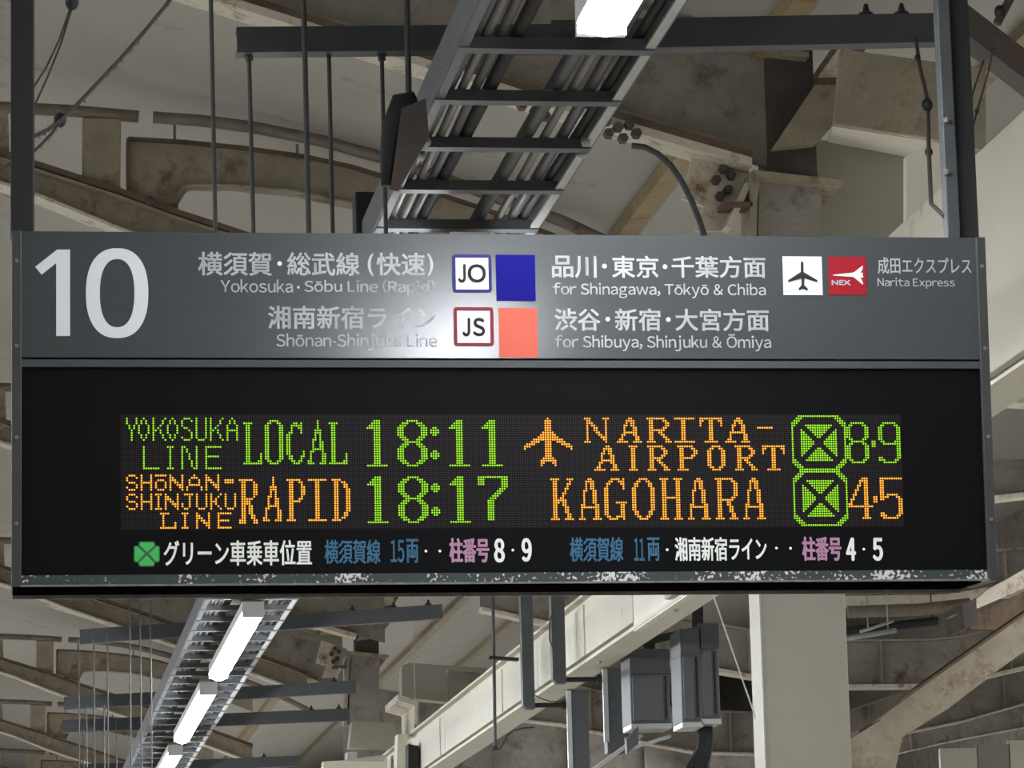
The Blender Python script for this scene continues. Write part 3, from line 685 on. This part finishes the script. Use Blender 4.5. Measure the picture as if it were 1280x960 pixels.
# valley post with cap plate, gusset and brace
def roof_post(dy, label, brace=True):
    Y = 12.05+dy; P = lambda pts: [(x, z) for x, z in PX(pts, 12.05)]
    t = thing('roof_post', (P([(980, 260)])[0][0], Y, P([(980, 260)])[0][1]), label, 'roof post')
    a, b = P([(957, 205), (1016, 232)]), None
    x0, x1 = P([(955, 200)])[0][0], P([(1016, 200)])[0][0]
    zt, zp = P([(980, 62)])[0][1], P([(980, 232)])[0][1]
    MB().box((x0, Y-.06, zp), (x1, Y+.10, zt)).build('upper_stub', M['stub'], t)
    MB().poly(P([(930, 226), (1036, 238), (1041, 240), (1040, 245), (1030, 246), (934, 235), (930, 228)]), Y-.16, Y+.14).build('cap_plate', M['steel'], t)
    MB().poly(P([(942, 229), (1022, 238), (1019, 262), (1017, 300), (1020, 420), (940, 420), (940, 300)]), Y-.10, Y+.10).build('lower_stub', M['steel_web'], t)
    MB().poly(P([(1018, 242), (1039, 246), (1030, 255), (1022, 266), (1019, 280)]), Y-.012, Y+.012).build('corner_bracket', M['steel'], t)
    MB().poly(P([(928, 226), (942, 228), (938, 262), (934, 420), (926, 420), (930, 262)]), Y-.12, Y+.04).build('left_flange', M['steel'], t)
    MB().poly(P([(865, 192), (935, 216), (934, 232), (900, 290), (868, 290), (880, 260), (852, 250)]), Y-.02, Y+.0).build('gusset', M['flange'], t)
    MB().poly(P([(895, 262), (932, 262), (932, 268), (895, 268)]), Y-.12, Y-.02).build('gusset_bar', M['rustedge'], t)
    MB().poly(P([(900, 291), (925, 236), (932, 238), (908, 293)]), Y-.1, Y-.02).build('gusset_angle', M['flange'], t)
    for x, y in ((893,228),(902,214),(912,222),(898,248),(908,240)):
        p = P([(x, y)])[0]; mb = MB(); mb.tube([(p[0], Y-.02, p[1]), (p[0], Y-.05, p[1])], [.018, .015], 6); mb.build('bolt', M['stub'], t)
    if brace:
        b1 = P([(955, 198), (1008, 119), (1048, 119), (1040, 158), (1010, 192)]); b2 = P([(1010, 112), (1046, 62), (1052, 62), (1048, 112)])
        MB().poly(b1, Y-.15, Y-.09).build('brace', M['steel'], t)
        MB().poly(P([(1008, 120), (1009, 112), (1049, 112), (1048, 120)]), Y-.16, Y-.08).build('brace_joint', M['rustedge'], t)
        MB().poly(b2, Y-.15, Y-.09).build('brace', M['flange'], t)
        MB().poly(P([(1000, 118), (1040, 60), (1100, -20), (1160, -20), (1075, 70), (1049, 112)]), Y-.03, Y+.03).build('brace_plate', M['steel_web'], t)
    return t
roof_post(0, 'sooty stub post with cap plate and pale brace above the sign, right of centre')
roof_post(14.9, 'brown stub post with cap plate below the sign, left of the cream girder')
# curved conduit by the gusset
single('curved_conduit', MB().tube([at(x, y, 11.93) for x, y in ((790,182),(806,184),(822,192),(838,206),(852,226),(864,250),(874,275),(882,300),(890,330))], .011, 8), M['conduit'], 'dark curved conduit dropping behind the sign left of the sooty post', 'conduit', smooth=True)

# left-hand truss with short post, curved strut and pipe
def truss(dx, dy, dz, label, far=False):
    Y = 14.8
    def P(pts): return [(x+dx, z+dz) for x, z in PX(pts, Y)]
    YY = Y+dy; o = P([(127, 235)])[0]
    t = thing('roof_truss', (o[0], YY, o[1]), label, 'roof truss')
    top = P([(-120, 155), (-60, 172), (45, 206), (150, 240), (220, 266), (300, 292), (420, 335), (540, 380), (700, 440)])
    bot = P([(-120, 200), (-60, 215), (45, 250), (150, 293), (220, 318), (300, 345), (420, 388), (540, 432), (700, 492)])
    MB().strip(shift(top, -.02), shift(bot, .012), YY-.007, YY+.007).build('web', M['steel'], t)
    MB().strip(top, shift(top, -.022), YY-.075, YY+.075).build('top_flange', M['rustedge'], t)
    MB().strip(shift(top, -.028), shift(top, -.04), YY-.06, YY-.007).build('flange_lip', M['steel'], t)
    MB().strip(shift(bot, .014), bot, YY-.075, YY+.075).build('bottom_flange', M['flange'], t)
    MB().poly(P([(103, 150), (151, 152), (150, 243), (103, 228)]), YY-.05, YY+.05).build('short_post', M['steel'], t, bevel=.006)
    MB().poly(P([(-14, 140), (-20, 230), (12, 206), (10, 140)]), YY-.05, YY+.05).build('short_post', M['steel'], t)
    r = .026
    MB().tube([(x, YY-.03, z) for x, z in P([(-60, 134), (12, 137), (90, 141), (173, 148)])], r, 12).build('gutter_pipe', M['pipe'], t, smooth=True)
    MB().tube([(x, YY-.03, z) for x, z in P([(191, 149), (250, 153), (320, 162), (400, 178), (480, 200), (560, 228), (640, 256), (700, 278), (770, 310), (850, 350)])], r, 12).build('gutter_pipe', M['pipe'], t, smooth=True)
    ct = P([(160, 176), (230, 180), (300, 187), (380, 198), (440, 211), (520, 236), (600, 262), (700, 300)])
    cb = P([(160, 240), (219, 262), (235, 236), (290, 235), (370, 243), (440, 258), (520, 284), (600, 312), (700, 352)])
    MB().poly(ct+cb[::-1], YY-.012, YY+.012).build('curved_strut', M['steel'], t)
    MB().strip(shift(ct, .006), shift(ct, -.006), YY-.05, YY+.05).build('strut_flange', M['rustedge'], t)
    lb = P([(222, 262), (222, 246), (228, 236), (240, 233), (290, 233), (370, 241), (440, 256), (520, 282), (600, 310)])
    MB().strip(lb, shift(lb, -.008), YY-.05, YY+.05).build('strut_flange', M['steel'], t)
    MB().poly(P([(158, 176), (162, 176), (162, 242), (158, 240)]), YY-.05, YY+.05).build('end_plate', M['rustedge'], t)
    for x, y in ((218, 158), (371, 182), (500, 215)):
        a, b = P([(x, y)])[0], P([(x, y+20)])[0]; MB().bar((a[0], YY-.02, a[1]), (b[0], YY-.02, b[1]), .012, .012).build('pipe_hanger', M['pipe'], t)
    for x, y in ((186, 256),): a = P([(x, y)])[0]; MB().ball((a[0], YY-.07, a[1]), .022, 8).build('bolt', M['stub'], t)
    return t
truss(0, 0, 0, 'rusty roof truss at upper left with short post, curved strut and pipe')
truss(0, 6.4, 0, 'rusty roof truss glimpsed left of the sign, middle height', True)
truss(0, 12.8, 0, 'rusty roof truss directly under the left end of the sign', True)
truss(0, 19.0, -.02, 'rusty roof truss at lower left, its short post above the middle beam', True)
truss(0, 25.4, 0, 'rusty roof truss at the lower left corner', True)
truss(0, 31.8, 0, 'farthest rusty roof truss at the lower left', True)

# ================================================================== CREAM GIRDER, COLUMN, SIDE BRACKETS
XG = 2.45
gh1 = XG/1.262; gh2 = XG/1.296; gh3 = XG/1.467
def pt(px, py, X): return at_x(px, py, X)
zt = pt(600, 845, XG).z; zb = pt(694, 850, XG).z
gd = thing('girder', (XG, 15, zb), 'long cream painted steel girder running away below the sign', 'girder')
FW = .13
MB().box((XG+.035, 3, zb), (XG+.055, 60, zt)).build('web', M['cream'], gd)
MB().box((XG, 3, zt-.012), (XG+FW, 60, zt)).build('top_flange', M['cream'], gd)
MB().box((XG, 3, zb-.014), (XG+FW, 60, zb)).build('bottom_flange', M['cream'], gd)
yend = pt(791, 785, XG).y; ys = pt(761, 790, XG).y
# joints of the cover boards on the girder's side
e0 = yend
for i, (y0, y1, zz) in enumerate(((e0-3.0, e0, zb-.02), (e0+.02, e0+2.6, zb+.02), (e0+2.62, e0+6.2, zb+.02), (e0+6.22, e0+12, zb+.02))):
    MB().box((XG+.004, y0, zz), (XG+.034, y1, zt-.05)).build('cover_panel', M['cream2'] if i < 1 else M['cream'], gd, bevel=.002)
for i in range(6):
    y = e0+1.2+i*2.6; MB().box((XG-.002, y, zb+.02), (XG+.004, y+.012, zt-.05)).build('panel_joint', M['cream'], gd)
p = pt(797, 787, XG+.06); 
for y in (11.5, 13.4, 15.2): MB().ball((XG+.05, y, zb-.016), .012, 8).build('bolt', M['gal'], gd)
for px, py in ((529, 927), (628, 830)):
    p = pt(px, py, XG); MB().ball((XG+.03, p.y, zt+.002), .012, 8).build('bolt', M['gal'], gd)
# fascia of boards on top of the girder, right-hand side
f0 = pt(1246, 182, XG).z; f1 = pt(1262, 408, XG).z
single('fascia', MB().box((XG-.03, 4, min(f1, zt)-.1), (XG-.003, 13.2, f0)), M['fascia'], 'large cream fascia board rising behind the right end of the sign', 'fascia', bevel=.004)
# cream column
cx0, cx1 = at(950, 760, 11.9).x, at(1057, 760, 11.9).x
cc = thing('column', ((cx0+cx1)/2, 12.05, 0), 'cream square column below the sign right of centre', 'column')
MB().box((cx0, 11.9, 0), (cx1, 12.08, zb-.02)).build('shaft', M['column'], cc, bevel=.004)
a = at(958, 850, 11.88).x
MB().box((cx0-.003, 11.896, 0), (cx0+.003, 11.9, zb-.02)).build('corner_bead', M['gal'], cc)
MB().box((cx0-.05, 11.85, zb-.05), (cx1+.03, 12.13, zb-.015)).build('capital', M['column'], cc)
# thin wire left of the column
single('tie_wire', MB().tube([at(870, 640, 11.9), at(893, 748, 11.89), at(942, 890, 11.885), at(944, 899, 11.885)], .0028, 6), M['gal'], 'thin pale wire slanting down to the cream column', 'wire')

# sign brackets straddling the girder
def bracket(xl, yl0, yl1, xr, yr0, yr1, Y, yrod, label, wl, wr, xo=0):
    a, b = at(xl, yl1, Y), at(xr, yr1, Y); a0 = at(xl, yl0, Y)
    t = thing('girder_bracket', ((a.x+b.x)/2, Y, at(xl, yrod, Y).z), label, 'bracket')
    w = wl*Y/F_PX; ch = w*.3
    x0, x1 = a.x-w/2, a.x+w/2; z0 = a.z
    MB().poly([(x0, a0.z), (x1, a0.z), (x1, z0), (x0+ch, z0), (x0, z0+ch)], Y-.04, Y+.02).build('left_post', M['dark'], t)
    c = at(xr, yr0, Y).z; w2 = wr*Y/F_PX
    MB().box((b.x-w2/2, Y-.05, b.z), (b.x+w2/2, Y+.03, min(c+.3, zb-.02))).build('right_post', M['dark'], t, bevel=.003)
    MB().box((b.x-w2/2-.012, Y-.055, b.z+.05), (b.x-w2/2+.008, Y-.03, min(c+.3, zb-.02))).build('right_edge', M['gal'], t)
    zr = at(xl, yrod, Y).z
    MB().tube([(x1-.01, Y-.01, zr), (b.x-w2/2, Y-.01, zr)], .011, 8).build('tie_rod', M['darker'], t)
    MB().tube([(b.x-w2/2-.03, Y-.01, zr), (b.x-w2/2-.012, Y-.01, zr)], .02, 6).build('nut', M['darker'], t)
    return t
bracket(660, 700, 887, 725, 862, 1010, 16.45, 882, 'dark bracket clasping the cream girder, its left post ending lower', 15, 24)
bracket(698, 700, 855, 768, 838, 943, 15.5, 850, 'dark bracket clasping the cream girder, its left post ending higher', 17, 22)
# thin pole with clamp and cable
Yp = 17.3
tp = thing('conduit_pole', at(618, 840, Yp), 'thin grey pole with clamp hanging in front of the cream girder', 'pole')
MB().tube([at(615, 690, Yp), at(617, 800, Yp), at(619, 934, Yp)], .008, 8).build('pole', M['rod'], tp)
MB().bar(at(611, 822, Yp), at(656, 825, Yp), .05, .014).build('clamp', M['darker'], tp)
MB().tube([at(618, 933, Yp), at(619, 938, Yp)], .013, 8).build('foot', M['darker'], tp)
MB().tube([at(x, y, Yp-.02) for x, y in ((620,935),(624,937),(629,930),(634,920),(642,913),(655,910),(668,909))], .004, 6).build('cable', M['wire'], tp, smooth=True)
single('loop_cable', MB().tube([at(x, y, 15.46) for x, y in ((692,760),(687,778),(687,800),(692,812))]+[at(x, y, 15.9) for x, y in ((680,866),(688,873),(698,876),(706,873),(711,865))][0:0], .003, 6), M['wire'], 'thin cable curving beside the higher bracket post', 'cable')
single('loop_cable', MB().tube([at(x, y, 16.42) for x, y in ((664,866),(676,873),(688,877),(700,877),(716,870))], .003, 6), M['wire'], 'thin cable sagging between the two brackets', 'cable')
# equipment cabinets
def cabinet(x0, x1, y0, y1, Y, label, dark_top=0):
    a, b = at(x0, y1, Y), at(x1, y0, Y)
    t = thing('equipment_cabinet', ((a.x+b.x)/2, Y, a.z), label, 'cabinet')
    MB().box((a.x, Y, a.z), (b.x, Y+.22, b.z)).build('body', M['cab'], t, bevel=.004)
    d = MB().box((a.x+.008, Y-.008, a.z+.012), (b.x-.03, Y, b.z-.10)).build('door', M['cab'], t, bevel=.003); d['_o'] = t['_o']
    MB().box((a.x-.001, Y-.014, b.z-.09), (b.x+.001, Y+.2, b.z+.012)).build('hood', M['dark'], t)
    MB().tube([(b.x-.018, Y-.004, a.z+.02), (b.x-.018, Y-.004, b.z-.1)], .004, 6).build('hinge', M['darker'], d)
    MB().box((a.x-.001, Y-.01, a.z-.02), (b.x+.001, Y+.2, a.z)).build('base_angle', M['gal'], t)
    return t
cabinet(789, 836, 815, 905, 15.0, 'grey cabinet hanging right of the brackets, left of two')
cabinet(853, 874.5, 790, 903, 14.4, 'grey cabinet hanging left of the column, left half of a pair')
cabinet(877, 897, 783, 899, 14.4, 'grey cabinet hanging left of the column, right half of a pair')
hb = thing('suspension_bracket', at(840, 790, 15.1), 'dark suspension bracket over the grey cabinets', 'bracket')
MB().bar(at(790, 806, 15.1), at(880, 786, 15.1), .05, .03).build('arm', M['darker'], hb)
MB().bar(at(812, 700, 15.12), at(812, 815, 15.12), .04, .04).build('drop_post', M['darker'], hb)
MB().bar(at(872, 700, 15.0), at(872, 790, 15.0), .04, .04).build('drop_post', M['darker'], hb)
cb = thing('cable_bundle', at(878, 930, 14.5), 'bundle of black cables hanging under the cabinet pair', 'cables')
for i in range(6):
    x = 872+i*2.8; MB().tube([at(x+1, 900, 14.5+.01*i), at(x+3, 915, 14.5), at(x+2, 935, 14.5+.01*i), at(x-2-(5-i)*2, 955, 14.5), at(x-4-(5-i)*4, 990, 14.5)], .009, 6).build('cable', M['darker'], cb, smooth=True)
for x in (781, 789):
    pass
dc = thing('drop_cables', at(785, 860, 15.3), 'black cables and bright conduit between bracket and left cabinet', 'cables')
MB().tube([at(784, 800, 15.3), at(785, 870, 15.3), at(780, 905, 15.3)], .008, 6).build('cable', M['darker'], dc, smooth=True)
MB().tube([at(788, 838, 15.25), at(789, 905, 15.25)], .006, 8).build('conduit', M['gal'], dc, smooth=True)
MB().tube([at(793, 838, 15.3), at(792, 915, 15.3)], .010, 8).build('cable', M['darker'], dc, smooth=True)
hp = at(782, 935, 15.2); hq = at(782, 908, 15.2)
lb = thing('lit_bracket_plate', hp, 'pale steel plates under the left cabinet', 'plate')
MB().poly(PX([(782, 925), (797, 908), (797, 930), (783, 942)], 15.0), 14.98, 15.02).build('plate', M['cab'], lb)
MB().bar(at(738, 965, 15.2), at(800, 920, 15.2), .10, .015).build('plate', M['gal'], lb)
MB().bar(at(790, 935, 15.2), at(836, 921, 15.2), .10, .012).build('plate', M['gal'], lb)

# ================================================================== CURVED LOWER BEAMS right of and behind the column
def curved(Y, bot, hpx, label, ext_flange=.10, mt='steel_web', fl='flange', th=.012):
    b = PX(bot, Y); h = hpx*Y/F_PX; k = len(b)//2
    t = thing('curved_beam', (b[k][0], Y, b[k][1]), label, 'roof beam')
    MB().strip(shift(b, h), b, Y-.01, Y+.01).build('web', M[mt], t)
    MB().strip(shift(b, .0), shift(b, -th), Y-.07, Y+.07).build('bottom_flange', M[fl], t)
    MB().strip(shift(b, h+.012), shift(b, h), Y-.07, Y+.07).build('top_flange', M['steel_web'], t)
    n = 5
    for i in range(1, n):
        x = b[0][0]+(b[-1][0]-b[0][0])*i/n
        z = None
        for j in range(len(b)-1):
            if b[j][0] <= x <= b[j+1][0]: z = b[j][1]+(b[j+1][1]-b[j][1])*(x-b[j][0])/(b[j+1][0]-b[j][0])
        if z is not None: MB().box((x-.006, Y-.06, z), (x+.006, Y-.01, z+h)).build('stiffener', M['steel_web'], t)
    return t
curved(16.0, [(1080, 640), (1150, 640), (1240, 622), (1300, 615), (1420, 600)], 44, 'curved beam right of the display, its pale flange about level with the dot letters', th=.02)
curved(14.6, [(1080, 512), (1160, 512), (1250, 497), (1300, 500), (1420, 505)], 50, 'curved beam right of the display upper half, close behind the sign edge', th=.03)
curved(17.5, [(1000, 748), (1180, 745), (1225, 737), (1290, 733), (1420, 700)], 46, 'curved beam just level with the bottom rail at the right', th=.045)
curved(21.2, [(600, 760), (700, 782), (836, 826), (926, 842), (1000, 856), (1060, 857), (1160, 856), (1200, 852), (1242, 842), (1300, 828), (1420, 790)], 55, 'curved beam passing behind the cream column, nearer of two below the sign', th=.022)
curved(24.5, [(560, 890), (700, 905), (825, 932), (870, 940), (940, 942), (1060, 940), (1130, 916), (1200, 902), (1290, 876), (1420, 835)], 50, 'curved beam passing behind the cream column, farther of two below the sign', th=.012)
curved(28.5, [(700, 960), (825, 972), (1060, 955), (1130, 940), (1180, 928), (1300, 905), (1420, 875)], 26, 'dark curved beam far back at the lower right corner', th=.008)
curved(27.6, [(430, 955), (600, 985), (760, 1010), (900, 1025)], 100, 'dark roof beam far back under the cream girder', th=.02)
# diagonal brace lower right
dg = thing('diagonal_brace', at(1180, 860, 15.5), 'rust-stained diagonal brace rising right of the column', 'brace')
MB().poly(PX([(1068, 918), (1160, 850), (1220, 808), (1300, 752), (1420, 680), (1420, 722), (1300, 798), (1240, 842), (1180, 888), (1120, 925), (1080, 985), (1040, 985)], 15.5), 15.44, 15.5).build('plate', M['steel'], dg)
MB().strip(PX([(1066, 915), (1160, 847), (1220, 805), (1300, 749), (1420, 677)], 15.5), PX([(1066, 919), (1160, 851), (1220, 809), (1300, 753), (1420, 681)], 15.5), 15.38, 15.54).build('edge_angle', M['rustedge'], dg)
MB().poly(PX([(1060, 925), (1100, 900), (1125, 925), (1110, 990), (1060, 990)], 15.4), 15.36, 15.42).build('foot_plate', M['steel'], dg)
dg2 = thing('diagonal_brace', at(1240, 755, 16.5), 'yellowish diagonal brace at right directly under the sign corner', 'brace')
MB().poly(PX([(1180, 775), (1212, 765), (1258, 745), (1300, 725), (1300, 700), (1225, 742), (1208, 758)], 16.4), 16.3, 16.4).build('plate', M['flange'], dg2)
MB().poly(PX([(1205, 790), (1215, 770), (1262, 748), (1320, 720), (1320, 765), (1280, 778), (1240, 790)], 16.6), 16.5, 16.56).build('web', M['rustedge'], dg2)
dg3 = single('gusset_plate', MB().poly(PX([(1188, 762), (1206, 754), (1208, 786), (1192, 792)], 16.4), 16.2, 16.5), M['stub'], 'dark gusset plate under the right end of the sign', 'plate')
# pipes and bright conduit
def hang(mb, x, y, Y, r=.006):
    p = at(x, y, Y); mb.tube([p, Vector((p.x, p.y, roof_z(p.x)))], r*.5, 6); return mb
single('steel_pipe', hang(MB().tube([at(1030, 802, 16.8), at(1060, 798, 16.8), at(1120, 788, 16.8)], .012, 8), 1110, 789, 16.8), M['gal'], 'bright steel pipe right of the column just under the sign', 'pipe', smooth=True)
single('steel_pipe', hang(MB().tube([at(1075, 790, 17), at(1117, 776, 17)], .008, 8), 1085, 787, 17), M['gal'], 'short bright pipe end above another pipe, right of the column', 'pipe', smooth=True)
single('steel_pipe', hang(MB().tube([at(1050, 790, 17.4), at(1172, 776, 17.4)], .022, 8), 1165, 776, 17.4), M['darker'], 'black pipe right of the column under the sign', 'pipe', smooth=True)
single('steel_pipe', MB().tube([at(1060, 765, 17.0), at(1150, 762, 17), at(1212, 755, 17)], .03, 10), M['pipe'], 'brown pipe right of the column close below the bottom rail', 'pipe', smooth=True)
# underside boxes above the sign at right
fx = thing('boxed_beam', at(1100, 160, 11.2), 'cream boxed beam behind the right hanging post', 'boxed beam')
MB().poly(PX([(1050, 64), (1100, 70), (1230, 88), (1230, 190), (1160, 174), (1042, 156)], 11.2), 11.18, 11.22).build('front_face', M['steel'], fx)
b = PX([(1042, 156), (1160, 174), (1230, 188)], 11.2)
a1 = at(1042, 156, 11.2); 
q_ = [at(1042,156,11.2), at(1180,178,11.2), at(1180,206,12.3), at(1035,178,12.3)]
MB().add(q_+[v+Vector((0,0,.01)) for v in q_], [(0,1,2,3),(4,7,6,5),(0,4,5,1),(1,5,6,2),(2,6,7,3),(3,7,4,0)]).build('soffit', M['cream2'], fx)
MB().poly(PX([(1012, 176), (1036, 178), (1133, 197), (1133, 420), (1012, 420)], 12.3), 12.28, 12.34).build('rear_face', M['column'], fx)
g0 = at(1133, 197, 11.43); g1 = at(1133, 420, 11.43)
MB().poly(PX([(1133, 195), (1180, 168), (1180, 420), (1133, 420)], 11.3), 11.3, 11.34).build('side_panel', M['cream2'], fx)
MB().poly(PX([(1140, 276), (1176, 255), (1176, 300), (1140, 300)], 11.1), 11.08, 11.12).build('lower_plate', M['cream2'], fx)
# sloping gutter pipe top right
single('gutter', MB().bar(at(1195, 25, 10.2), at(1330, 130, 10.2), .12, .075), M['stub'], 'dark sloping gutter at the upper right corner', 'gutter')
# far panels lower right, vertical boards
for i, (x0, x1, y0) in enumerate(((1178, 1222, 935), (1224, 1262, 930), (1264, 1300, 925))):
    a, b = at(x0, 1000, 26), at(x1, y0, 26)
    single('wall_board', MB().box((a.x, 26, a.z), (b.x, 26.05, b.z)), M['cream' if i != 1 else 'column'], ['pale upright board at the lower right corner, left of three', 'greyer upright board at the lower right corner, middle of three', 'pale upright board at the lower right corner, right of three'][i], 'board')
# stepped concrete boxes left of girder, lower middle
for i, (pts, Y, mt, lb) in enumerate((
    ([(502, 832), (512, 829), (640, 838), (640, 885), (560, 878), (502, 872)], 25.2, 'column', 'grey curved duct panel left of the cream girder, upper'),
    ([(440, 902), (492, 904), (500, 935), (436, 935)], 24.6, 'column', 'grey curved duct panel left of the cream girder, lower'),
    ([(497, 868), (522, 876), (522, 930), (518, 930), (518, 882), (497, 876)], 24.2, 'flange', 'pale angle left of the cream girder'),
    ([(404, 952), (484, 948), (484, 1000), (404, 1000)], 23.0, 'cream', 'pale box top at the lower edge below the brown stub post'),
    ([(434, 940), (446, 940), (446, 948), (480, 944), (480, 950), (434, 950)], 22.9, 'gal', 'small bright bracket on the pale box at the lower edge'),
    ([(497, 918), (508, 918), (508, 1000), (494, 1000)], 22.0, 'cream', 'pale upright end plate of the cream girder at the lower edge'),
    ([(510, 930), (523, 933), (523, 1000), (510, 1000)], 21.5, 'darker', 'dark upright box beside the cream girder at the lower edge'))):
    pm = MB().poly(PX(pts, Y), Y-.02, Y+(.8 if i == 2 else .15))
    if i == 2: hang(pm, 519, 884, Y+.1)
    single('roof_panel_end' if i < 2 else 'steel_plate', pm, M[mt], lb, 'panel' if i < 2 else 'plate')
# far end wall of the hall
struct('wall_far', MB().box((-9, 74.5, 0), (13, 75, 8)), M['steel_web'])
struct('wall_right', MB().box((12, -8, 0), (12.3, 75, 9)), M['steel_web'])
clear_tmp()
